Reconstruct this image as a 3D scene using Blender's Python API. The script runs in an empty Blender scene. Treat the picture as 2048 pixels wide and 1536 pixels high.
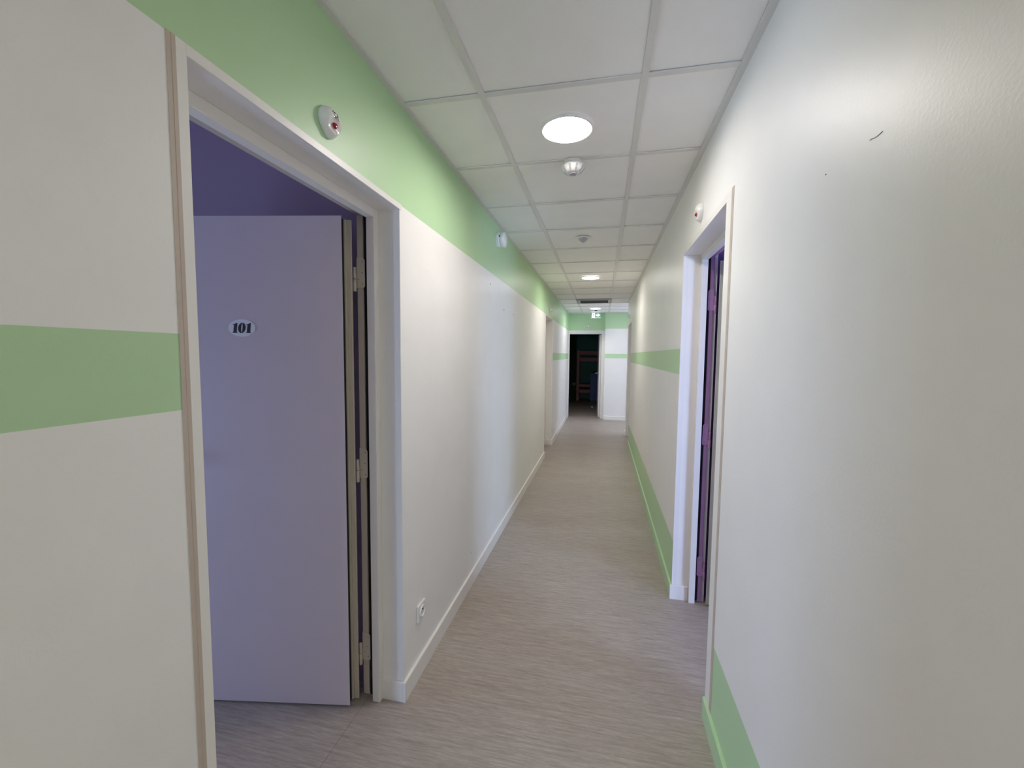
import bpy, bmesh, math, random
from mathutils import Vector, Matrix
random.seed(7)
S = bpy.context.scene
COL = S.collection
PI = math.pi

# ------------------------------------------------------------------ camera
F_PX, PAN, TILT, ROLL = 840.876, 0.211131, -0.069985, 0.009656
CAM_Z = 1.51628
cp, sp, ct, st = math.cos(PAN), math.sin(PAN), math.cos(TILT), math.sin(TILT)
fwd = Vector((-sp*ct, cp*ct, st)); rgt = Vector((cp, sp, 0)); upv = rgt.cross(fwd)
cr, sr = math.cos(ROLL), math.sin(ROLL)
r2 = cr*rgt + sr*upv; u2 = -sr*rgt + cr*upv
cd = bpy.data.cameras.new('camera'); cam = bpy.data.objects.new('camera', cd); COL.objects.link(cam)
cd.sensor_fit = 'HORIZONTAL'; cd.sensor_width = 36; cd.lens = F_PX/2048*36
cd.clip_start = 0.02; cd.clip_end = 60
cam.matrix_world = Matrix(((r2.x, u2.x, -fwd.x, 0), (r2.y, u2.y, -fwd.y, 0), (r2.z, u2.z, -fwd.z, CAM_Z), (0, 0, 0, 1)))
S.camera = cam

# ------------------------------------------------------------------ light settings
S.view_settings.view_transform = 'Standard'; S.view_settings.look = 'None'
S.view_settings.gamma = 1; S.view_settings.use_curve_mapping = False
S.view_settings.exposure = 0.0
LAMP = 110.0                        # radiance of the round ceiling lights
W = bpy.data.worlds.new('world'); S.world = W; W.use_nodes = True
W.node_tree.nodes['Background'].inputs[0].default_value = (0.62, 0.72, 1, 1)
W.node_tree.nodes['Background'].inputs[1].default_value = 0.03
def window_light(name, x, y0, y1, z0, z1, face, power, col):
    l = bpy.data.lights.new(name, 'AREA'); l.shape = 'RECTANGLE'
    l.size = y1-y0; l.size_y = z1-z0; l.energy = power; l.color = col
    o = bpy.data.objects.new(name, l); COL.objects.link(o)
    o.location = (x, (y0+y1)/2, (z0+z1)/2)
    o.rotation_euler = Vector((face, 0, 0)).to_track_quat('-Z', 'Z').to_euler()
    return o
DAY = (0.47, 0.65, 1.0)
window_light('daylight_bedroom', -4.17, -0.25, 0.80, 0.08, 1.2, 1, 50, DAY)
window_light('daylight_lilac_room', 3.57, -0.75, 0.2, 0.3, 1.6, -1, 145, DAY)
window_light('daylight_side_corridor', 2.97, 8.55, 9.9, 0.5, 2.1, -1, 30, (0.62, 0.72, 1.0))

# glazed door at the far end of the corridor behind the viewer
YB = -16.0
_l = bpy.data.lights.new('daylight_back_door', 'AREA'); _l.shape = 'RECTANGLE'; _l.size = 0.44; _l.size_y = 2.1
_l.energy = 300; _l.color = (0.40, 0.58, 1.0)
_o = bpy.data.objects.new('daylight_back_door', _l); COL.objects.link(_o)
_o.location = (-0.20, YB-.02, 1.25); _o.rotation_euler = Vector((0, 1, 0)).to_track_quat('-Z', 'Z').to_euler()

# ------------------------------------------------------------------ constants (metres)
XL, XR, ZC = -0.8144, 0.4570, 2.5042
RUN = (-0.476, 0.124)
Y0 = 1.6235                        # first tile joint seen, then every 0.6
D1 = (0.713, 1.606); D2 = (6.10, 7.00); DA = (1.810, 2.700); DB = (7.27, 8.17)
YCOR = 8.30                        # right wall stops here, side corridor opens
YE1, YE2 = 10.26, 10.13            # end wall: recessed part with door / nearer part
WT = 0.19

# ------------------------------------------------------------------ materials
def mat(name, col, rough=0.5, metal=0.0, emis=None, estr=0, spec=0.5, bump=None, coat=0):
    m = bpy.data.materials.new(name); m.use_nodes = True
    nt = m.node_tree; b = nt.nodes['Principled BSDF']
    b.inputs['Base Color'].default_value = (*col, 1); b.inputs['Roughness'].default_value = rough
    b.inputs['Metallic'].default_value = metal; b.inputs['Specular IOR Level'].default_value = spec
    if coat: b.inputs['Coat Weight'].default_value = coat
    if emis: b.inputs['Emission Color'].default_value = (*emis, 1); b.inputs['Emission Strength'].default_value = estr
    # slight procedural variation of tone
    g = nt.nodes.new('ShaderNodeNewGeometry'); n = nt.nodes.new('ShaderNodeTexNoise')
    n.inputs['Scale'].default_value = 6; n.inputs['Detail'].default_value = 3
    nt.links.new(g.outputs['Position'], n.inputs['Vector'])
    mx = nt.nodes.new('ShaderNodeMix'); mx.data_type = 'RGBA'
    mx.inputs[6].default_value = (*[c*0.97 for c in col], 1); mx.inputs[7].default_value = (*[min(1, c*1.03) for c in col], 1)
    nt.links.new(n.outputs['Fac'], mx.inputs[0]); nt.links.new(mx.outputs[2], b.inputs['Base Color'])
    if bump:
        sc, dist = bump
        n2 = nt.nodes.new('ShaderNodeTexNoise'); n2.inputs['Scale'].default_value = sc; n2.inputs['Detail'].default_value = 2
        nt.links.new(g.outputs['Position'], n2.inputs['Vector'])
        bp = nt.nodes.new('ShaderNodeBump'); bp.inputs['Distance'].default_value = dist; bp.inputs['Strength'].default_value = 1
        nt.links.new(n2.outputs['Fac'], bp.inputs['Height']); nt.links.new(bp.outputs['Normal'], b.inputs['Normal'])
    return m
WHITE = (0.885, 0.865, 0.84)
GREEN = (0.49, 0.705, 0.415)
def painted(name, white, boxes, green=GREEN, zband=None, rough=0.42, bump=(140, 0.00025)):
    """white wall paint with green painted areas: boxes (x0,x1,y0,y1,z0,z1); zband=(z at y=0, slope)"""
    m = mat(name, white, rough, bump=bump); nt = m.node_tree; b = nt.nodes['Principled BSDF']
    g = nt.nodes.new('ShaderNodeNewGeometry'); sx = nt.nodes.new('ShaderNodeSeparateXYZ')
    nt.links.new(g.outputs['Position'], sx.inputs[0])
    def M(op, a, c):
        n = nt.nodes.new('ShaderNodeMath'); n.operation = op
        for i, v in enumerate((a, c)):
            if isinstance(v, (int, float)): n.inputs[i].default_value = v
            else: nt.links.new(v, n.inputs[i])
        return n.outputs[0]
    tot = None
    for bx_ in boxes:
        f = None
        for ax in range(3):
            lo, hi = bx_[2*ax], bx_[2*ax+1]
            for op, v in (('GREATER_THAN', lo), ('LESS_THAN', hi)):
                if v is None: continue
                if ax == 2 and isinstance(v, tuple):
                    v = M('ADD', M('MULTIPLY', sx.outputs[1], v[1]), v[0])
                t = M(op, sx.outputs[ax], v)
                f = t if f is None else M('MULTIPLY', f, t)
        tot = f if tot is None else M('MAXIMUM', tot, f)
    mx = nt.nodes.new('ShaderNodeMix'); mx.data_type = 'RGBA'
    old = b.inputs['Base Color'].links[0].from_socket
    nt.links.new(tot, mx.inputs[0]); nt.links.new(old, mx.inputs[6]); mx.inputs[7].default_value = (*green, 1)
    nt.links.new(mx.outputs[2], b.inputs['Base Color'])
    return m
M_wl = painted('white and green wall paint left', WHITE, [
    (XL-0.002, None, None, None, (2.118, -0.0022), None),
    (XL-0.002, None, None, D1[0]-0.03, 1.40, 1.551),
    (XL-0.002, None, D2[1], None, 1.425, 1.552)])
M_wr = painted('white and green wall paint right', WHITE, [
    (None, XR+0.002, DA[1], DB[0], 1.406, 1.560),
    (None, XR+0.002, None, DA[0]-0.06, None, 0.373),
    (None, XR+0.002, DA[1], DB[0], None, 0.365)])
M_we = painted('white and green wall paint end', (0.86, 0.845, 0.83), [
    (None, 0.045, None, None, 2.107, None),
    (0.045, None, None, None, 2.140, None),
    (0.050, None, None, None, 1.452, 1.556)])
M_white = mat('white satin paint', (0.85, 0.82, 0.78), 0.38)
M_wall = mat('plain white wall paint', WHITE, 0.5, bump=(140, 0.00025))
M_greenb = mat('green skirting paint', GREEN, 0.35)
M_skirt = mat('white skirting paint', (0.86, 0.83, 0.79), 0.35)
M_purple = mat('violet wall paint', (0.34, 0.255, 0.345), 0.5, bump=(140, 0.00025))
M_lilac = mat('lilac frame paint', (0.40, 0.22, 0.40), 0.4)
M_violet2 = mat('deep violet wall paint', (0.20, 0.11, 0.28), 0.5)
M_leaf = mat('pale door leaf laminate', (0.71, 0.62, 0.67), 0.42)
M_edge = mat('beige door edge paint', (0.55, 0.49, 0.42), 0.4)
M_joint = mat('beige joint paint', (0.55, 0.455, 0.385), 0.5)
M_grey = mat('grey door edge paint', (0.55, 0.55, 0.56), 0.35)
M_black = mat('black slot shade', (0.006, 0.005, 0.006), 0.8)  # painted-in shade of the deep frame slots, also fills the leaf groove
M_metal = mat('brushed steel', (0.6, 0.6, 0.6), 0.3, 1.0)
M_hinge = mat('painted hinge', (0.60, 0.54, 0.46), 0.4)
M_hingep = mat('lilac painted hinge', (0.46, 0.26, 0.46), 0.4)
M_screw = mat('dark screw head', (0.10, 0.08, 0.07), 0.6)
M_tile = mat('mineral ceiling tile', (0.93, 0.91, 0.89), 0.85, bump=(420, 0.0006))
M_tee = mat('ceiling grid enamel', (0.74, 0.72, 0.69), 0.4)
M_lampring = mat('white lamp ring', (0.85, 0.83, 0.80), 0.4)
M_lamp = mat('lit lamp diffuser', (1, 1, 1), 0.5, emis=(1.0, 0.945, 0.895), estr=LAMP)
M_plastic = mat('white abs plastic', (0.84, 0.82, 0.78), 0.28, coat=0.3)
M_plasticg = mat('grey clear plastic', (0.45, 0.44, 0.47), 0.2)
M_plasticw = mat('off white socket plastic', (0.66, 0.65, 0.63), 0.4)
M_red = mat('red signal lens', (0.45, 0.004, 0.008), 0.15)
M_dark = mat('dark print', (0.03, 0.03, 0.035), 0.6)
M_vent = mat('grey vent frame', (0.36, 0.35, 0.34), 0.5)
M_ventl = mat('light vent bracket', (0.62, 0.60, 0.60), 0.5)
M_ventd = mat('dark vent filter', (0.05, 0.05, 0.055), 0.8)
M_signg = mat('sign green', (0.0, 0.07, 0.05), 0.5, emis=(0.0, 0.25, 0.17), estr=0.1)
M_signw = mat('sign white', (0.42, 0.46, 0.46), 0.5, emis=(0.85, 1, 1), estr=0.15)
M_sticker = mat('white oval sticker', (0.90, 0.90, 0.93), 0.3)
M_wood = mat('reddish pine wood', (0.42, 0.09, 0.03), 0.5)
M_navy = mat('navy laminate', (0.03, 0.03, 0.12), 0.5)
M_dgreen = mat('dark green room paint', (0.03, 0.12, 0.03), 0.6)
M_glass = mat('window glass', (0.75, 0.85, 1.0), 0.1)
M_pvc = mat('white window frame', (0.8, 0.8, 0.8), 0.4)
M_scuff = mat('grey scuff', (0.28, 0.27, 0.26), 0.7)
M_mattress = mat('dark mattress cover', (0.05, 0.04, 0.05), 0.8)

def floor_mat():
    m = bpy.data.materials.new('grey streaked vinyl floor'); m.use_nodes = True
    nt = m.node_tree; b = nt.nodes['Principled BSDF']; L = nt.links.new; N = nt.nodes.new
    g = N('ShaderNodeNewGeometry')
    def noise(sx, sy, det, rough=0.6, off=0):
        mp = N('ShaderNodeMapping'); mp.inputs['Scale'].default_value = (sx, sy, 1); mp.inputs['Location'].default_value = (off, off, 0)
        L(g.outputs['Position'], mp.inputs['Vector']); n = N('ShaderNodeTexNoise')
        n.inputs['Scale'].default_value = 1; n.inputs['Detail'].default_value = det; n.inputs['Roughness'].default_value = rough
        L(mp.outputs['Vector'], n.inputs['Vector']); return n.outputs['Fac']
    a = noise(5, 85, 5, 0.65); c = noise(16, 260, 3, 0.7, 3); big = noise(0.9, 3.2, 3, 0.5, 9)
    fleck = noise(24, 330, 1, 0.5, 7)
    def ramp(src, p0, p1, c0, c1):
        r = N('ShaderNodeValToRGB'); r.color_ramp.elements[0].position = p0; r.color_ramp.elements[1].position = p1
        r.color_ramp.elements[0].color = (*c0, 1); r.color_ramp.elements[1].color = (*c1, 1); L(src, r.inputs[0]); return r.outputs[0]
    base = ramp(a, 0.30, 0.72, (0.33, 0.284, 0.243), (0.50, 0.446, 0.396))
    fine = ramp(c, 0.3, 0.7, (0.80, 0.80, 0.80), (1.17, 1.17, 1.17))
    bg = ramp(big, 0.3, 0.7, (0.93, 0.90, 0.88), (1.04, 1.05, 1.07))
    fl = ramp(fleck, 0.67, 0.76, (0, 0, 0), (0.15, 0.14, 0.13))
    def mul(x, y, t='MULTIPLY'):
        q = N('ShaderNodeMix'); q.data_type = 'RGBA'; q.blend_type = t; q.inputs[0].default_value = 1
        L(x, q.inputs[6]); L(y, q.inputs[7]); return q.outputs[2]
    col = mul(mul(mul(base, fine), bg), fl, 'ADD')
    # welded seam at the threshold of the near bedroom
    sx = N('ShaderNodeSeparateXYZ'); L(g.outputs['Position'], sx.inputs[0])
    def M(op, x, v=None):
        n = N('ShaderNodeMath'); n.operation = op; L(x, n.inputs[0])
        if v is not None: n.inputs[1].default_value = v
        return n.outputs[0]
    s1 = M('LESS_THAN', M('ABSOLUTE', M('ADD', sx.outputs[0], 0.976)), 0.0007)
    q = N('ShaderNodeMix'); q.data_type = 'RGBA'; L(s1, q.inputs[0]); L(col, q.inputs[6]); q.inputs[7].default_value = (0.15, 0.13, 0.11, 1)
    L(q.outputs[2], b.inputs['Base Color'])
    b.inputs['Roughness'].default_value = 0.46; b.inputs['Specular IOR Level'].default_value = 0.4
    bp = N('ShaderNodeBump'); bp.inputs['Distance'].default_value = 0.0006; bp.inputs['Strength'].default_value = 0.6
    L(c, bp.inputs['Height']); L(bp.outputs['Normal'], b.inputs['Normal'])
    return m
M_floor = floor_mat()

# ------------------------------------------------------------------ mesh helpers
class MB:
    def __init__(s): s.bm = bmesh.new()
    def prism(s, pts, fn):
        """extrude polygon: fn(p, k) -> world point for k = 0, 1"""
        a = [s.bm.verts.new(fn(q, 0)) for q in pts]; b = [s.bm.verts.new(fn(q, 1)) for q in pts]
        n = len(pts); s.bm.faces.new(a); s.bm.faces.new(b[::-1])
        for i in range(n): s.bm.faces.new((a[i], b[i], b[(i+1) % n], a[(i+1) % n]))
        return s
    def box(s, x0, x1, y0, y1, z0, z1, tf=None):
        t = tf or (lambda *q: q)
        v = [s.bm.verts.new(t(x, y, z)) for x in (x0, x1) for y in (y0, y1) for z in (z0, z1)]
        for f in ((0, 1, 3, 2), (4, 6, 7, 5), (0, 4, 5, 1), (2, 3, 7, 6), (0, 2, 6, 4), (1, 5, 7, 3)):
            s.bm.faces.new([v[i] for i in f])
        return s
    def lathe(s, prof, org, axis, n=32, xs=1.0, cap=True):
        """prof: (radius, height along axis)"""
        axis = Vector(axis).normalized(); org = Vector(org)
        e1 = axis.orthogonal().normalized() if abs(axis.z) > .9 else axis.cross(Vector((0, 0, 1))).normalized()
        e2 = axis.cross(e1)
        rings = []
        for r, h in prof:
            if r < 1e-6: rings.append([s.bm.verts.new(org+axis*h)])
            else: rings.append([s.bm.verts.new(org+axis*h+(e1*xs*math.cos(2*PI*i/n)+e2*math.sin(2*PI*i/n))*r) for i in range(n)])
        for A, B in zip(rings, rings[1:]):
            for i in range(n):
                j = (i+1) % n
                if len(A) == 1 and len(B) == 1: continue
                if len(A) == 1: s.bm.faces.new((A[0], B[i], B[j]))
                elif len(B) == 1: s.bm.faces.new((A[i], B[0], A[j]))
                else: s.bm.faces.new((A[i], B[i], B[j], A[j]))
        if cap:
            if len(rings[0]) > 1: s.bm.faces.new(rings[0])
            if len(rings[-1]) > 1: s.bm.faces.new(rings[-1][::-1])
        return s
    def build(s, name, m, parent=None, smooth=False, bevel=0, kind=None, label=None):
        bmesh.ops.recalc_face_normals(s.bm, faces=s.bm.faces)
        me = bpy.data.meshes.new(name); s.bm.to_mesh(me); s.bm.free()
        me.materials.append(m)
        o = bpy.data.objects.new(name, me); COL.objects.link(o)
        if smooth:
            for p in me.polygons: p.use_smooth = True
            try: me.set_sharp_from_angle(angle=math.radians(35))
            except Exception: pass
        if bevel:
            bv = o.modifiers.new('bevel', 'BEVEL'); bv.width = bevel; bv.segments = 2; bv.limit_method = 'ANGLE'
        if parent:
            o.parent = parent; o.matrix_parent_inverse = parent.matrix_world.inverted()
        if kind: o['kind'] = kind
        if label: o['label'] = label
        return o
def empty(name, loc, label, cat=None, group=None, kind=None):
    o = bpy.data.objects.new(name, None); COL.objects.link(o); o.location = loc
    o.matrix_world = Matrix.Translation(loc)
    o.empty_display_size = 0.05
    return tag(o, label, cat, group, kind)
def tag(o, label=None, cat=None, group=None, kind=None):
    if label: o['label'] = label
    if cat: o['category'] = cat
    if group: o['group'] = group
    if kind: o['kind'] = kind
    return o
def struct(name, mb, m, label=None, **k):
    o = mb.build(name, m, **k); return tag(o, label, kind='structure')

# ------------------------------------------------------------------ floor
struct('floor', MB().box(-4.4, 3.8, YB-.4, 15.3, -0.10, 0.0), M_floor, 'grey brown streaked vinyl floor running along the corridor')

# ------------------------------------------------------------------ walls
ZT = 2.80
wl = MB()
wl.box(XL-WT, XL, YB-.15, D1[0], 0, ZT).box(XL-WT, XL, D1[0], D1[1], 2.096, ZT)
wl.box(XL-WT, XL, D1[1], D2[0], 0, ZT).box(XL-WT, XL, D2[0], D2[1], 2.090, ZT)
wl.box(XL-WT, XL, D2[1], YE1+0.16, 0, ZT)
struct('wall_left', wl, M_wl, 'white corridor wall with green band under the ceiling, left of the photo')
wr = MB()
wr.box(XR, XR+WT, YB-.15, DA[0], 0, ZT).box(XR, XR+WT, DA[0], DA[1], 2.112, ZT)
wr.box(XR, XR+WT, DA[1], DB[0], 0, ZT).box(XR, XR+WT, DB[0], DB[1], 2.075, ZT)
wr.box(XR, XR+WT, DB[1], YCOR, 0, ZT)
struct('wall_right', wr, M_wr, 'white corridor wall with low green band, right of the photo')
we = MB()
EX0, EX1, EZ = -0.795, -0.030, 2.023
we.box(XL, EX0, YE1, YE1+0.16, 0, ZT).box(EX0, EX1, YE1, YE1+0.16, EZ, ZT).box(EX1, 0.045, YE1, YE1+0.16, 0, ZT)
we.box(0.045, 3.0, YE2, YE1+0.16, 0, ZT)
struct('wall_end', we, M_we, 'far end wall with green band above the dark doorway')
struct('wall_behind', MB().box(XL, XR, YB-.15, YB, 2.32, ZT).box(XL, -0.43, YB-.15, YB, 0, 2.32).box(0.03, XR, YB-.15, YB, 0, 2.32), M_wall, 'white wall with a glazed door closing the corridor far behind the viewer')
struct('wall_side_corridor', MB().box(XR+WT, 3.0, YCOR-0.15, YCOR, 0, ZT), M_wall, 'white wall of the side corridor turning right')
sw = MB().box(3.0, 3.15, YCOR-0.15, YE1+0.16, 0, 0.45).box(3.0, 3.15, YCOR-0.15, YE1+0.16, 2.15, ZT)
sw.box(3.0, 3.15, YCOR-0.15, 8.5, 0.45, 2.15).box(3.0, 3.15, 9.95, YE1+0.16, 0.45, 2.15)
struct('wall_side_corridor_end', sw, M_wall, 'white wall with a window at the end of the side corridor')

# rooms seen through the open doors
RX = XL-WT
def room_window_wall(name, x0, x1, ya, yb, wy0, wy1, wz0, wz1, m, lab, zt=2.95):
    b = MB().box(x0, x1, ya, yb, 0, wz0).box(x0, x1, ya, yb, wz1, zt).box(x0, x1, ya, wy0, wz0, wz1).box(x0, x1, wy1, yb, wz0, wz1)
    struct(name, b, m, lab)
struct('wall_bedroom_far', MB().box(-4.2, RX, 1.665, 1.80, 0, 2.95), M_purple, 'violet bedroom wall right behind the open numbered door')
struct('wall_bedroom_near', MB().box(-4.2, RX, -1.55, -1.40, 0, 2.95), M_purple, 'violet bedroom wall opposite, out of sight')
room_window_wall('wall_bedroom_outer', -4.35, -4.2, -1.55, 1.80, -0.25, 0.80, 0.08, 1.2, M_purple, 'violet bedroom outer wall with window')
struct('ceiling_bedroom', MB().box(-4.35, RX, -1.55, 1.80, 2.78, 2.95), M_purple, 'violet ceiling of the near bedroom')
LX = XR+WT
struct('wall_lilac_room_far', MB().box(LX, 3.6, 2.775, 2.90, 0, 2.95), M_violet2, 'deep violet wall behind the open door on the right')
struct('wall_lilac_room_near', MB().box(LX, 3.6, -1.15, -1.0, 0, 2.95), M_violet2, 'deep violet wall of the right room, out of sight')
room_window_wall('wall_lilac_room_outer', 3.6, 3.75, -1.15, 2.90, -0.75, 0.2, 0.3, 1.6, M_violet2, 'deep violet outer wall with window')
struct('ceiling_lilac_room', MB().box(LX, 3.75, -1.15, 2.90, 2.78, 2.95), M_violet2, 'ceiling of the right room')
er = MB()
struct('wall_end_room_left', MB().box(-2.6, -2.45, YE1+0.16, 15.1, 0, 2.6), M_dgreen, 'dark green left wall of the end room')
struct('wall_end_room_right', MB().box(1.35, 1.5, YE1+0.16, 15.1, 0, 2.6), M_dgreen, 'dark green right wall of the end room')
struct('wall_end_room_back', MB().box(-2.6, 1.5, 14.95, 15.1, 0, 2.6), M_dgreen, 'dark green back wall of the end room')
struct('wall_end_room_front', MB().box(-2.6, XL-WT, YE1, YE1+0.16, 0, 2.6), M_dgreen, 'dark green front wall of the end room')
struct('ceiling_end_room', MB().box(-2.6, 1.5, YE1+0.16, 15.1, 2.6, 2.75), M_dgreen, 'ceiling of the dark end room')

def window(n, x, y0, y1, z0, z1, lab):
    e = empty('window_%d' % n, (x, (y0+y1)/2, z0), lab, kind='structure')
    t = 0.05; b = MB()
    b.box(x-.03, x+.03, y0, y1, z0, z0+t).box(x-.03, x+.03, y0, y1, z1-t, z1).box(x-.03, x+.03, y0, y0+t, z0+t, z1-t).box(x-.03, x+.03, y1-t, y1, z0+t, z1-t)
    ym = (y0+y1)/2; b.box(x-.03, x+.03, ym-.03, ym+.03, z0+t, z1-t)
    b.build('window_frame', M_pvc, e)
    MB().box(x-.004, x+.004, y0+t, ym-.03, z0+t, z1-t).box(x-.004, x+.004, ym+.03, y1-t, z0+t, z1-t).build('window_pane', M_glass, e)
window(1, -4.27, -0.25, 0.80, 0.08, 1.2, 'bedroom window of the near room, out of sight')
window(2, 3.67, -0.75, 0.2, 0.3, 1.6, 'window of the right room, out of sight')
window(3, 3.07, 8.5, 9.95, 0.45, 2.15, 'window at the end of the side corridor')

e4 = empty('door_6', (-.20, YB-.1, 0), 'glazed door far behind the viewer', kind='structure')
MB().box(-.43, .03, YB-.12, YB-.07, 0, .1).box(-.43, .03, YB-.12, YB-.07, 2.26, 2.32).box(-.43, -.39, YB-.12, YB-.07, .1, 2.26).box(-.01, .03, YB-.12, YB-.07, .1, 2.26).build('door_frame', M_pvc, e4)
MB().box(-.39, -.01, YB-.099, YB-.091, .1, 2.26).build('door_pane', M_glass, e4)

# ------------------------------------------------------------------ ceiling
tiles = MB(); grid = MB()
def row_cells(y0, y1):
    xr = XR if y1 <= YCOR+0.01 else 3.0
    xs = [XL, RUN[0], RUN[1]]
    x = RUN[1]+0.6
    while x < xr: xs.append(x); x += 0.6
    return xs+[xr]
ys = [YB]; k = -29
while Y0+0.6*k < YE1:
    if Y0+0.6*k > YB+.05: ys.append(Y0+0.6*k)
    k += 1
ys.append(YE1)
ys = sorted(set(ys))
VY = (Y0+6.0, Y0+6.6)
def add_cell(xa, xb, ya, yb):
    if abs(ya-VY[0]) < .01 and abs(xa-RUN[0]) < .01: return
    if xa > XR-.01:
        ya, yb = max(ya, YCOR), min(yb, YE2)
    if xa >= 0.04 and yb > YE2: yb = YE2
    if yb-ya < .01: return
    dz = [random.uniform(0.0, 0.0022) for _ in range(4)]
    zb = ZC+0.0055; i = 0
    b = tiles.bm; vs = []
    for (x, y) in ((xa, ya), (xb, ya), (xb, yb), (xa, yb)):
        vs.append(b.verts.new((x, y, zb+dz[i]))); i += 1
    vt = [b.verts.new((v.co.x, v.co.y, ZC+0.03)) for v in vs]
    b.faces.new(vs); b.faces.new(vt[::-1])
    for i in range(4): b.faces.new((vs[i], vt[i], vt[(i+1) % 4], vs[(i+1) % 4]))
for ya, yb in zip(ys, ys[1:]):
    xs = row_cells(ya, yb)
    if ya < YCOR < yb:
        xs = row_cells(ya, yb)
    for xa, xb in zip(xs, xs[1:]):
        # split the wide column at the wall plane so nothing runs into the wall
        if xa < XR-.01 < xb:
            add_cell(xa, XR, ya, yb)
            if xb-XR > .02: add_cell(XR, xb, ya, yb)
        else: add_cell(xa, xb, ya, yb)
# solid plenum above so no light leaks
tiles.box(XL, XR, YB, YE2, ZC+0.12, ZC+0.2).box(XR+.0, 3.0, YCOR, YE2, ZC+0.12, ZC+0.2)
ceil = struct('ceiling', tiles, M_tile, 'suspended ceiling of square off white mineral tiles')
h = 0.012
for i, x in enumerate(RUN):
    y2 = YE1 if x < 0.04 else YE2
    grid.box(x-h, x+h, YB, VY[0]-.02, ZC, ZC+.005).box(x-h, x+h, VY[1]+.02, y2-.024, ZC, ZC+.005)
for y in ys[1:-1]:
    if abs(y-VY[0]) < .01 or abs(y-VY[1]) < .01: segs = [(XL+.024, RUN[0]-h), (RUN[1]+h, XR-.024 if y < YCOR else 2.97)]
    else: segs = [(XL+.024, RUN[0]-h), (RUN[0]+h, RUN[1]-h), (RUN[1]+h, XR-.024 if y < YCOR else 2.97)]
    for a, b in segs: grid.box(a, b, y-h, y+h, ZC+.0004, ZC+.005)
grid.box(XL, XL+.024, YB, YE1, ZC-.001, ZC+.004).box(XR-.024, XR, YB, YCOR, ZC-.001, ZC+.004)
grid.box(XL+.024, 0.045, YE1-.024, YE1, ZC-.001, ZC+.004).box(0.045, 3.0, YE2-.024, YE2, ZC-.001, ZC+.004)
grid.build('ceiling_grid', M_tee, ceil, label='grey white metal ceiling grid')

# ------------------------------------------------------------------ baseboards
def board(name, m, lab, a, b, nx, ny, hgt=0.089, t=0.012):
    """a,b: (x,y) ends on the wall plane; (nx,ny) direction into the corridor"""
    a = Vector((*a, 0)); b = Vector((*b, 0)); n = Vector((nx, ny, 0))
    prof = [(0, 0), (t, 0), (t, hgt-.003), (t-.002, hgt-.001), (0, hgt)]
    mb = MB(); mb.prism(prof, lambda q, k: (a if k == 0 else b)+n*q[0]+Vector((0, 0, q[1])))
    struct(name, mb, m, lab)
board('baseboard_left', M_skirt, 'white skirting along the near left wall', (XL, YB), (XL, D1[0]-.034), 1, 0)
board('baseboard_left', M_skirt, 'white skirting between the two left doors', (XL, D1[1]-.012), (XL, D2[0]), 1, 0)
board('baseboard_left', M_skirt, 'white skirting beyond the second left door', (XL, D2[1]-.012), (XL, YE1), 1, 0)
board('baseboard_left', M_skirt, 'short white skirting in the first left door reveal', (XL-.0005, D1[1]), (XL-.095, D1[1]), 0, -1)
board('baseboard_left', M_skirt, 'short white skirting in the second left door reveal', (XL-.0005, D2[1]), (XL-.093, D2[1]), 0, -1)
board('baseboard_right', M_greenb, 'green skirting along the near right wall', (XR, YB), (XR, DA[0]-.001), -1, 0)
board('baseboard_right', M_greenb, 'green skirting between the two right doors', (XR, DA[1]-.001), (XR, DB[0]), -1, 0)
board('baseboard_right', M_skirt, 'short white skirting in the right door reveal', (XR-.011, DA[1]-.001), (XR+.093, DA[1]-.001), 0, -1)
board('baseboard_right', M_skirt, 'white skirting at the far right corner', (XR, DB[1]-.012), (XR, YCOR), -1, 0)
board('baseboard_end', M_skirt, 'white skirting under the far end wall', (0.047, YE2), (3.0, YE2), 0, -1)

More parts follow.
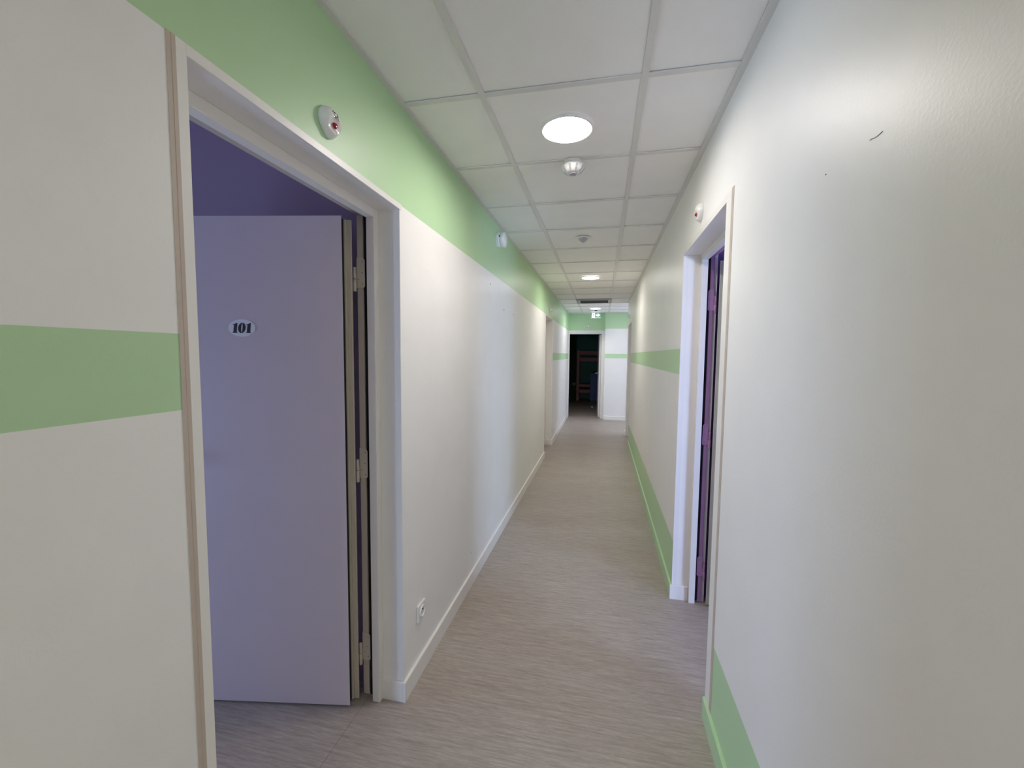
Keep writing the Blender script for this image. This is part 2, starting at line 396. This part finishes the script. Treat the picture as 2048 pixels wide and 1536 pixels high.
# ------------------------------------------------------------------ side doors
def cyl(mb, c, r, z0, z1, n=16):
    mb.lathe([(r*.8, z0), (r, z0+r*.3), (r, z1-r*.3), (r*.8, z1)], (c[0], c[1], 0), (0, 0, 1), n)
def side_door(n, xw, sg, y0, y1, ztop, lab, near_casing, frame_m, strip_m, hinge_m, leaf_m, open_door, number=None, zl=2.056, su=(.159, .1865), kn=.189):
    T = lambda u, y, z: (xw+sg*u, y, z)
    root = empty('door_%d' % n, T(0.13, (y0+y1)/2, 0), lab, kind='structure')
    zf = ztop-.036                     # underside of the frame head
    fr = MB()
    # jamb posts and head
    for (a, b) in ((y1-.036, y1), (y0, y0+.036)):
        fr.box(.095, .131, a, b, 0, ztop, T)
    fr.box(.095, .131, y0+.036, y1-.036, zf, ztop, T)
    fr.build('frame_post', frame_m, root, bevel=0.003)
    sp_ = MB()
    for (a, b) in ((y1-.014, y1), (y0, y0+.014)):
        sp_.box(su[0], su[1], a, b, 0.012, ztop-.002, T)
    sp_.box(su[0], su[1], y0+.014, y1-.014, ztop-.016, ztop-.002, T)
    sp_.build('frame_rebate', strip_m, root, bevel=0.002)
    sl = MB()  # black strips stand in for the shade deep inside the frame slots
    sl.box(.1312, su[0]-.0002, y1-.006, y1-.0005, 0.004, ztop-.002, T).box(.1312, su[0]-.0002, y0+.0005, y0+.006, 0.004, ztop-.002, T)
    sl.box(.1312, su[0]-.0002, y0+.006, y1-.006, ztop-.008, ztop-.002, T)
    sl.build('slot_shade', M_black, root)
    # corner bead on the far reveal
    MB().box(0.0005, .028, y1-.0025, y1-.0002, .091, ztop, T).build('corner_bead', M_white, root)
    if near_casing:
        w, w1, zt = near_casing; zb = 0.09 if sg > 0 else 0.0
        MB().box(-.0016, -.0002, y0-w1, y0+.001, zb, zt, T).build('casing', M_white, root, bevel=.0005)
        cs = MB()
        cs.prism([(-.0002, y0-w), (-.0014, y0-w), (-.0014, y0-w1-.55*(w-w1)), (-.0006, y0-w1-.5*(w-w1)), (-.0014, y0-w1-.42*(w-w1)), (-.0014, y0-w1), (-.0002, y0-w1)],
                 lambda q, k: T(q[0], q[1], zb if k == 0 else zt))
        cs.build('casing_joint', M_joint, root, label='beige joint strip beside the casing')
        hd = MB().box(-.002, 0, y0, y1+.012, ztop, zt, T)
        hd.build('head_trim', M_white, root, bevel=0.001)
    if open_door:
        ux, uy = .9849, -.1732
        P0 = (.207, y1-.088)
        def LT(s, n_, z):              # s along leaf, n_ towards its back face
            return T(P0[0]+ux*s+(-uy)*n_*1.0, P0[1]+uy*s+ux*n_, z)
        leaf = MB().box(0.0, .83, 0, .003, .012, zl, LT).box(0.010, .83, .003, .050, .014, zl-.003, LT)
        lf = leaf.build('leaf', leaf_m, root)
        em = strip_m if sg < 0 else M_grey
        MB().box(-.003, .0098, .030, .0438, .014, zl-.004, LT).build('leaf_edge', em, lf, bevel=0.002)
        MB().box(-.022, .0098, .044, .053, .004, zl-.002, LT).build('rebate_lip', em, lf, bevel=0.004)
        MB().box(0.004, .0098, .0032, .0298, .016, zl-.006, LT).build('edge_groove', M_black, lf)
        # lever handle at the free side
        hd = MB(); c = LT(.775, -.002, 1.05)
        ax = Vector(LT(0, -1, 0))-Vector(LT(0, 0, 0))
        hd.lathe([(.026, 0), (.026, .008), (.010, .010), (.010, .045), (.012, .055), (0, .056)], c, ax, 20)
        hd.box(.665, .785, -.058, -.042, 1.043, 1.057, LT)
        hd.build('handle', M_metal, lf, smooth=True)
        hz = ((1.785, 1.908), (0.985, 1.113), (0.170, 0.295))
        for z0, z1 in hz:
            hg = MB(); c0, c1 = su[0]-.009, su[1]
            pr_ = [(c0+.004, z0), (c0, z0+.006), (c0, z1-.012), (c0+.008, z1), (c1, z1), (c1, z0)]
            hg.prism(pr_, lambda q, k: T(q[0], y1-.0145-.0025*k, q[1]))
            hg.box(c1, kn+.002, y1-.021, y1-.017, z0, z0+.05, T)
            kx, ky = T(kn, y1-.027, 0)[:2]
            cyl(hg, (kx, ky), .0070, z0-.016, z0+.034)
            cyl(hg, (kx, ky), .0062, z0+.036, z0+.082)
            ho = hg.build('hinge', hinge_m, root, smooth=True)
            sc = MB()
            for (uu, zz) in ((c0+.010, z1-.018), (c0+.012, (z0+z1)/2), (c0+.030, z0+.035), (c0+.010, z0+.016)):
                sc.lathe([(.0022, 0), (.0018, .0008)], T(uu, y1-.0171, zz), (0, -1, 0), 10)
            sc.build('screw', M_screw, ho)
        if number:
            st_ = MB(); cs_, cz = .415, 1.613
            pts = [(cs_+.056*math.cos(2*PI*i/48), cz+.035*math.sin(2*PI*i/48)) for i in range(48)]
            st_.prism(pts, lambda q, k: LT(q[0], -.0006-.0010*k, q[1]))
            st_.build('number_sticker', M_sticker, lf, label='white oval sticker')
            # heavy italic serif digits; +s runs to the left of the picture on this side
            dg = MB(); hh = .040; sh = .12
            def dp(x, y): return (cs_-(x+sh*(y-hh/2))*1.0, cz-hh/2+y)
            def poly(pts): dg.prism([dp(*q) for q in pts], lambda q, k: LT(q[0], -.0019-.0005*k, q[1]))
            def one(x):
                poly([(x-.0068, 0), (x+.0068, 0), (x+.0068, .0375), (x+.0068, hh), (x+.003, hh), (x-.0068, .0345)])
                poly([(x-.0115, 0), (x-.0060, 0), (x-.0060, .0028), (x-.0115, .0014)])
                poly([(x+.0060, 0), (x+.0115, 0), (x+.0115, .0014), (x+.0060, .0028)])
                poly([(x-.0125, .0325), (x-.0060, .0325), (x-.0060, .0360), (x-.0125, .0342)])
            one(-.0265); one(.0295)
            N_ = 32
            for i in range(N_):
                a0, a1 = 2*PI*i/N_, 2*PI*(i+1)/N_
                f = lambda a, rx, ry: (.0005+rx*math.cos(a), hh/2+ry*math.sin(a))
                poly([f(a0, .0155, .0208), f(a1, .0155, .0208), f(a1, .0030, .0188), f(a0, .0030, .0188)])
            dg.build('door_number', M_dark, lf, label='black italic number 101')
        return root
    # closed leaf
    lf = MB().box(.133, .173, y0+.007, y1-.007, .01, ztop-.009, T).build('leaf', leaf_m, root)
    hd = MB(); hd.lathe([(.026, 0), (.026, .008), (.010, .010), (.010, .045), (0, .046)], T(.132, y0+.09, 1.05), (-sg, 0, 0), 20)
    hd.box(.08, .094, y0+.085, y0+.20, 1.043, 1.057, T)
    hd.build('handle', M_metal, lf, smooth=True)
    return root
side_door(1, XL, -1, *D1, 2.096, 'open pale door numbered 101 in the near left doorway', (.039, .021, 2.1185), M_white, M_edge, M_hinge, M_leaf, True, number='101')
side_door(2, XL, -1, *D2, 2.090, 'shut far door in the left wall', None, M_white, M_edge, M_hinge, M_leaf, False)
side_door(3, XR, 1, *DA, 2.112, 'open door with lilac hinges in the right wall', (.092, .065, 2.142), M_white, M_lilac, M_hingep, M_leaf, True, zl=2.07, su=(.150, .171), kn=.179)
side_door(4, XR, 1, *DB, 2.075, 'shut far door in the right wall', None, M_white, M_edge, M_hinge, M_leaf, False)

# end door: frame and a leaf swung into the dark room
ed = empty('door_5', ((EX0+EX1)/2, YE1, 0), 'open white door at the far end leading to a dark room', kind='structure')
fe = MB().box(XL+.002, EX0+.006, YE1-.018, YE1, 0, EZ+.02).box(EX1-.006, 0.043, YE1-.018, YE1, 0, EZ+.02)
fe.box(XL+.002, 0.043, YE1-.018, YE1, EZ+.02, EZ+.058).box(EX0, EX1, YE1-.006, YE1, EZ-.002, EZ+.02)
fe.build('casing', M_white, ed, bevel=0.002)
MB().box(XL+.002, 0.043, YE1-.010, YE1, EZ+.0585, EZ+.085).build('head_trim', M_white, ed)
lw = 0.73
def ET(s, n_, z):
    a = math.radians(93)
    return (EX1-.012+math.cos(a)*s*1.0-math.sin(a)*n_, YE1+.165+math.sin(a)*s+math.cos(a)*n_, z)
lf = MB().box(0, lw, 0, .04, .01, 2.01, ET).build('leaf', M_leaf, ed)
MB().box(-.0025, -.0005, .002, .038, .012, 2.008, ET).build('leaf_edge', M_white, lf)
hd = MB(); c = Vector(ET(lw-.06, .041, 1.06)); ax = Vector(ET(0, 1, 0))-Vector(ET(0, 0, 0))
hd.lathe([(.026, 0), (.026, .008), (.009, .010), (.009, .045), (0, .046)], c, ax, 16)
hd.box(lw-.17, lw-.05, .085, .098, 1.053, 1.067, ET)
hd.build('handle', M_metal, lf, smooth=True)

# ------------------------------------------------------------------ ceiling lights
def ceiling_light(y, lab):
    x = -0.176
    e = empty('ceiling_light', (x, y, ZC), lab, 'ceiling light', 'round ceiling lights along the corridor')
    MB().lathe([(.105, .0052), (.105, -.0075), (.108, -.0090), (.114, -.0075), (.119, -.001), (.119, .005)], (x, y, ZC), (0, 0, 1), 56, cap=False).build('ring', M_lampring, e, smooth=True)
    MB().lathe([(.1048, .0052), (.1048, .0040), (.08, .0036), (.04, .0034), (0, .0034)], (x, y, ZC), (0, 0, 1), 48, cap=True).build('diffuser', M_lamp, e, smooth=True)
ceiling_light(1.92, 'nearest and largest round lit ceiling light, beside the smoke detector')
ceiling_light(5.52, 'middle round lit ceiling light between cone detector and vent')
ceiling_light(9.14, 'farthest round lit ceiling light above the exit sign')
ceiling_light(-1.68, 'round lit ceiling light just behind the viewer')
ceiling_light(-5.28, 'round lit ceiling light farther behind the viewer')

# ------------------------------------------------------------------ smoke detectors
x, y = -0.172, 2.245
e = empty('smoke_detector', (x, y, ZC), 'white domed smoke detector with slots beside the nearest ceiling light', 'smoke detector')
MB().lathe([(.050, -.0005), (.052, -.010), (.049, -.012)], (x, y, ZC), (0, 0, 1), 40).build('base', M_plastic, e, smooth=True)
MB().lathe([(.049, -.0122), (.058, -.020), (.059, -.030), (.050, -.046), (.034, -.056), (.0, -.058)], (x, y, ZC), (0, 0, 1), 40).build('housing', M_plastic, e, smooth=True)
sl = MB()
for i in range(10):
    a = 2*PI*i/10+.1; d = Vector((math.cos(a), math.sin(a), 0)); t = Vector((-d.y, d.x, 0)); c = Vector((x, y, ZC))
    rows = [(.0602, -.0290, .0050), (.0598, -.0320, .0052), (.0510, -.0468, .0046), (.0372, -.0566, .0034)]
    ring = [[sl.bm.verts.new(c+d*(r_-k_)+t*q_*w_+Vector((0, 0, z_+k_*.5))) for q_ in (-1, 1) for k_ in (0, .004)] for r_, z_, w_ in rows]
    for A, B in zip(ring, ring[1:]):
        for a_, b_ in ((0, 2), (2, 3), (3, 1), (1, 0)): sl.bm.faces.new((A[a_], A[b_], B[b_], B[a_]))
    for A in (ring[0], ring[-1]): sl.bm.faces.new((A[0], A[1], A[3], A[2]))
sl.build('slots', M_plasticg, e)
MB().lathe([(.020, -.0585), (.019, -.062), (0, -.063)], (x, y, ZC), (0, 0, 1), 24).build('cap', M_plasticg, e, smooth=True)
x, y = -0.183, 3.655
e = empty('cone_detector', (x, y, ZC), 'grey cone shaped detector on a white flange between first and second ceiling light', 'detector')
MB().lathe([(.056, -.0005), (.056, -.005), (.050, -.009), (.042, -.010)], (x, y, ZC), (0, 0, 1), 40).build('flange', M_plastic, e, smooth=True)
MB().lathe([(.040, -.0102), (.037, -.018), (.022, -.032), (.008, -.042), (0, -.044)], (x, y, ZC), (0, 0, 1), 40).build('cone', M_plasticg, e, smooth=True)

# ------------------------------------------------------------------ ceiling vent
vx0, vx1, vy0, vy1 = RUN[0]-.012, RUN[1]+.012, VY[0]-.012, VY[1]+.012
e = empty('ceiling_vent', ((vx0+vx1)/2, (vy0+vy1)/2, ZC), 'grey recessed square ceiling vent with dark filter near the exit sign', 'ceiling vent')
b = MB(); t = .03
b.box(vx0, vx1, vy0, vy0+t, ZC-.006, ZC+.004).box(vx0, vx1, vy1-t, vy1, ZC-.004, ZC+.004)
b.box(vx0, vx0+t, vy0+t, vy1-t, ZC-.006, ZC+.004).box(vx1-t, vx1, vy0+t, vy1-t, ZC-.006, ZC+.004)
b.build('rim', M_vent, e)
b = MB().box(vx0+.012, vx1-.012, vy0+.012, vy1-.012, ZC+.085, ZC+.10)
b.box(vx0+.012, vx0+.018, vy0+.012, vy1-.012, ZC+.004, ZC+.085).box(vx1-.018, vx1-.012, vy0+.012, vy1-.012, ZC+.004, ZC+.085)
b.box(vx0+.018, vx1-.018, vy0+.012, vy0+.018, ZC+.004, ZC+.085).box(vx0+.018, vx1-.018, vy1-.018, vy1-.012, ZC+.004, ZC+.085)
b.build('housing', M_vent, e)
b = MB()
for i in range(24):
    yy = vy0+.20+i*.0145
    b.box(vx0+.07, vx1-.07, yy, yy+.0105, ZC+.002, ZC+.014)
b.box(vx0+.06, vx1-.06, vy0+.19, vy1-.032, ZC+.016, ZC+.024)
b.build('filter', M_ventd, e, label='dark louvred filter')
for xa in (vx0+.03, vx1-.058): MB().box(xa, xa+.028, vy0+.19, vy1-.031, ZC-.001, ZC+.02).build('bracket', M_ventl, e)
MB().box(vx0+.03, vx1-.03, vy0+.031, vy0+.188, ZC-.004, ZC+.01).build('grille_panel', M_vent, e)

# ------------------------------------------------------------------ exit sign
sx0, sx1, sy, sz0, sz1 = -0.272, -0.062, 9.45, 2.328, 2.484
e = empty('exit_sign', ((sx0+sx1)/2, sy, ZC), 'green and white emergency exit sign with running man and right arrow hanging from ceiling', 'exit sign')
MB().box(sx0, sx1, sy, sy+.035, 2.452, sz1).build('housing', M_signw, e, bevel=.003)
MB().box(-.195, -.140, sy+.008, sy+.027, sz1, ZC-.0005).build('stem', M_dark, e)
pnl = MB().box(sx0, sx1, sy+.004, sy+.030, sz0, 2.4515).build('panel', M_signg, e)
def SP(q, k): return (q[0], sy+.0036-.0012*k, q[1])
wp = MB()
wp.prism([(sx0+.022, 2.338), (sx0+.082, 2.338), (sx0+.082, 2.443), (sx0+.022, 2.443)], SP)
# arrow pointing right
ax0 = sx0+.102
wp.prism([(ax0, 2.380), (ax0+.045, 2.380), (ax0+.045, 2.355), (ax0+.098, 2.392), (ax0+.045, 2.430), (ax0+.045, 2.404), (ax0, 2.404)], SP)
wp.prism([(sx0+.004, 2.329), (sx1-.003, 2.329), (sx1-.003, 2.334), (sx0+.004, 2.334)], SP)
wp.build('pictogram', M_signw, pnl, label='white doorway and arrow pictogram')
mp = MB()
def SQ(q, k): return (sx0+.052+q[0], sy+.0023-.0008*k, 2.388+q[1])
mp.prism([(.008+.007*math.cos(i*PI/6), .038+.007*math.sin(i*PI/6)) for i in range(12)], SQ)
mp.prism([(-.004, .028), (.010, .030), (.006, 0), (-.008, 0)], SQ)
mp.prism([(.006, 0), (.020, -.014), (.015, -.018), (-.002, -.002)], SQ)
mp.prism([(.0205, -.014), (.016, -.036), (.011, -.035), (.0152, -.0180)], SQ)
mp.prism([(-.008, 0), (-.002, -.003), (-.012, -.024), (-.024, -.028), (-.024, -.023), (-.016, -.020)], SQ)
mp.prism([(-.0042, .028), (-.018, .022), (-.020, .008), (-.015, .008), (-.013, .017), (-.0055, .020)], SQ)
mp.prism([(.0102, .028), (.022, .012), (.017, .010), (.0092, .020)], SQ)
mp.build('running_figure', M_dark, pnl)

# ------------------------------------------------------------------ wall indicators
def indicator(org, nrm, lab, big=1.0, logo=False):
    """remote alarm indicator: shield shaped shell, scooped recess and a red lens"""
    org = Vector(org); n = Vector(nrm); up = Vector((0, 0, 1)); s = up.cross(n).normalized()
    e = empty('alarm_indicator', org, lab, 'alarm indicator', 'alarm indicators over the doors')
    def out(t):
        c, d = math.cos(t), math.sin(t)
        w = .043*big; hT = .040*big; hB = .048*big
        if d >= 0: return (w*c, hT*d)
        # tapers to a blunt chin
        return (w*c*(1-0.42*(-d)**1.4), -hB*(-d)**.9)
    N = 56; mb = MB(); rings = []
    prof = [(1.0, 0), (1.02, .006), (.98, .012), (.92, .017), (.86, .021), (.77, .0245), (.68, .027), (.57, .0293), (.45, .031), (.32, .032), (.2, .0325), (.1, .0328)]
    for f, h_ in prof:
        rings.append([mb.bm.verts.new(org+(s*out(2*PI*i/N)[0]+up*out(2*PI*i/N)[1])*f+n*(h_*big+.0005)) for i in range(N)])
    top = mb.bm.verts.new(org+n*(.033*big+.0005))
    for A, B in zip(rings, rings[1:]):
        for i in range(N): mb.bm.faces.new((A[i], A[(i+1) % N], B[(i+1) % N], B[i]))
    for i in range(N): mb.bm.faces.new((rings[-1][i], rings[-1][(i+1) % N], top))
    mb.bm.faces.new(rings[0])
    # scoop: push the lower middle part of the dome inwards
    for v in mb.bm.verts:
        d = v.co-org; a, b_, c_ = d.dot(s), d.dot(up), d.dot(n)
        if c_ > .015*big:
            r = math.hypot(a/(.029*big), (b_+.014*big)/(.021*big))
            if r < 1: v.co -= n*(.0115*big)*(1-r*r)
    mb.build('shell', M_plastic, e, smooth=True)
    MB().lathe([(.0135*big, 0), (.0135*big, .002), (.011*big, .004)], org-up*.013*big+n*.0195*big, n, 24).build('lens_seat', M_plasticg, e, smooth=True)
    MB().lathe([(.0085*big, 0), (.0085*big, .005), (.006*big, .009), (0, .0105)], org-up*.013*big+n*.0215*big, n, 20).build('lens', M_red, e, smooth=True, label='red signal lens')
    if logo:
        lg = MB()
        def LP(a, b_, hgt): return org+s*a+up*b_+n*hgt
        def stroke(pts, w=.0012):
            for p, q in zip(pts, pts[1:]):
                d = Vector((q[0]-p[0], q[1]-p[1])); d = d.normalized(); t_ = Vector((-d.y, d.x))*w
                lg.prism([(p[0]-t_.x, p[1]-t_.y), (q[0]-t_.x, q[1]-t_.y), (q[0]+t_.x, q[1]+t_.y), (p[0]+t_.x, p[1]+t_.y)],
                         lambda v, k: LP(v[0], v[1], .0335-.16*(v[1]-.005)-.10*abs(v[0])+.0008*k))
        stroke([(-.006+.006*math.cos(a), .014+.006*math.sin(a)) for a in [math.radians(q) for q in range(50, 311, 26)]])
        stroke([(.0, .008), (.004, .020), (.008, .008)]); stroke([(.0015, .0125), (.0065, .0125)])
        stroke([(-.016, .019), (-.013, .022)]); stroke([(-.012, .004), (-.003, .004)], .0007); stroke([(.000, .004), (.010, .004)], .0007)
        lg.build('logo', M_dark, e)
    return e
indicator((XL, 1.152, 2.198), (1, 0, 0), 'white alarm indicator with printed mark above the open door 101', 1.0, True)
indicator((XL, 6.57, 2.200), (1, 0, 0), 'small white alarm indicator on green above the far left door', 1.0)
indicator((-0.375, YE1, 2.198), (0, -1, 0), 'white alarm indicator on green above the far end doorway', 1.0)
indicator((XR, 2.255, 2.222), (-1, 0, 0), 'white alarm indicator above the open door in the right wall', 1.0)
indicator((XR, 7.80, 2.215), (-1, 0, 0), 'tiny white alarm indicator above the far right door', 0.9)

# round siren high on the left wall
o_ = Vector((XL, 3.205, 2.392))
e = empty('wall_siren', o_, 'round white siren with a red light on the green band just under the ceiling', 'siren')
MB().lathe([(.056, .0005), (.058, .004), (.058, .026), (.055, .030), (.055, .0305)], o_, (1, 0, 0), 40).build('base', M_plastic, e, smooth=True)
MB().lathe([(.0535, .031), (.0535, .0335)], o_, (1, 0, 0), 40).build('gap_ring', M_plasticg, e, smooth=True)
MB().lathe([(.056, .034), (.058, .038), (.058, .058), (.053, .066), (.040, .072), (0, .074)], o_, (1, 0, 0), 40).build('cover', M_plastic, e, smooth=True)
MB().lathe([(.006, 0), (.006, .004), (0, .006)], o_+Vector((.032, -.053, .016)), (0, -1, .35), 16).build('light', M_red, e, smooth=True, label='small red light')

# ------------------------------------------------------------------ sockets
def socket(org, nrm, lab, w=.040):
    org = Vector(org); n = Vector(nrm); up = Vector((0, 0, 1)); s = up.cross(n).normalized()
    e = empty('power_socket', org, lab, 'power socket', 'white wall sockets')
    def BT(a, b_, c_): return org+s*a+up*b_+n*c_
    MB().box(-w, w, -w, w, .0005, .011, BT).build('plate', M_plastic, e, bevel=.003)
    MB().lathe([(.0265, .0112), (.0255, .0155), (.0235, .0165), (.0215, .0150), (.0205, .0120), (.0175, .0112)], org, n, 32, cap=False).build('well_ring', M_plastic, e, smooth=True)
    MB().lathe([(.0172, .0112), (.0172, .0118), (0, .0118)], org, n, 32).build('well', M_plasticw, e, smooth=True)
    h_ = MB()
    for a in (-.0095, .0095): h_.lathe([(.0028, .0119), (.0028, .0123)], org+s*a, n, 12)
    h_.lathe([(.0026, .0119), (.0026, .0150), (0, .016)], org+up*.010, n, 12)
    h_.build('contacts', M_dark, e)
socket((XL, 1.775, 0.308), (1, 0, 0), 'white square power socket low on the left wall near door 101')
socket((XL, 7.13, 0.300), (1, 0, 0), 'white power socket low on the left wall past the far left door', .038)
socket((-0.97, 14.95, 0.50), (0, -1, 0), 'pale power socket on the back wall of the dark end room', .055)

# ------------------------------------------------------------------ small marks on walls and floor
def spot(name, org, n, r, m, lab, cat):
    o = MB().lathe([(r, .0002), (r*.7, .0010), (0, .0012)], org, n, 10).build(name, m, smooth=True); tag(o, lab, cat)
spot('wall_hole', (XL, 3.45, 1.886), (1, 0, 0), .0075, M_dark, 'upper dark screw hole in the left white wall, nearer one of two', 'hole')
spot('wall_hole', (XL, 3.83, 1.884), (1, 0, 0), .0065, M_dark, 'upper dark screw hole in the left white wall, farther one of two', 'hole')
spot('wall_hole', (XL, 3.02, 2.03), (1, 0, 0), .0075, M_scuff, 'grey patched hole just under the green band', 'hole')
spot('wall_hole', (XL, 2.576, 0.211), (1, 0, 0), .0045, M_scuff, 'low grey hole in the left wall above the skirting', 'hole')
sc = MB()
pts = [(0.894, 1.9035), (0.888, 1.9030), (0.881, 1.9010), (0.874, 1.9000), (0.866, 1.9005), (0.859, 1.9012)]
for (a, b_) in zip(pts, pts[1:]):
    sc.prism([(a[0], a[1]-.0006), (b_[0], b_[1]-.0006), (b_[0], b_[1]+.0006), (a[0], a[1]+.0006)], lambda q, k: (XR-.0002-.0007*k, q[0], q[1]))
tag(sc.build('wall_scratch', M_scuff), 'short grey scratch high on the near right wall', 'scratch')
spot('wall_hole', (XR, 1.046, 1.906), (-1, 0, 0), .0016, M_dark, 'tiny dark dot on the near right wall', 'hole')

# ------------------------------------------------------------------ things in the dark end room
by, px = 14.2, -0.83
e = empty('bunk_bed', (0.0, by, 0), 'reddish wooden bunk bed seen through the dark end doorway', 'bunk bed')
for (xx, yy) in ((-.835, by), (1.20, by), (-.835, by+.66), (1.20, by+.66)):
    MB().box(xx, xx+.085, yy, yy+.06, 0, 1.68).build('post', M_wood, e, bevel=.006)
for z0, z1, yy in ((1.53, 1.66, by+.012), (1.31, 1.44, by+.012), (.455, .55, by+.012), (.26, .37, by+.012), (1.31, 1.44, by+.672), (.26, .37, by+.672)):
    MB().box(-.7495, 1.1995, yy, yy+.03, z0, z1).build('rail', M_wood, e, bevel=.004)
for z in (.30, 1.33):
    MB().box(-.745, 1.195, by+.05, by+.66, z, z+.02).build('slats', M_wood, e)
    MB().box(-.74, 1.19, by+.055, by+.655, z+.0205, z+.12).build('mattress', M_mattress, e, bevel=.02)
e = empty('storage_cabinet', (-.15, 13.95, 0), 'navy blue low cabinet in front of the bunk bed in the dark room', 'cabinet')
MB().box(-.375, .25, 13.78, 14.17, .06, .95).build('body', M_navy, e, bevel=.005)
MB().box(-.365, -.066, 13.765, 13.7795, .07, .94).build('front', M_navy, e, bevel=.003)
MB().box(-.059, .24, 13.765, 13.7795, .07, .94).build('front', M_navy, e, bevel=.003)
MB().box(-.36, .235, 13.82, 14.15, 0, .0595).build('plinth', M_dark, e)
e = empty('door_stop', (-.266, 12.40, 0), 'small white dome door stop on the floor of the dark room', 'door stop')
MB().lathe([(.030, .0), (.033, .004), (.030, .022), (.018, .034), (0, .037)], (-.266, 12.40, 0), (0, 0, 1), 24).build('dome', M_plastic, e, smooth=True)
MB().lathe([(.034, .0), (.034, .0035), (.0335, .0038)], (-.266, 12.40, 0), (0, 0, 1), 24, cap=False).build('foot_ring', M_plasticg, e)

S.cycles.use_denoising = True
S.cycles.max_bounces = 16; S.cycles.diffuse_bounces = 12
S.cycles.sample_clamp_indirect = 6
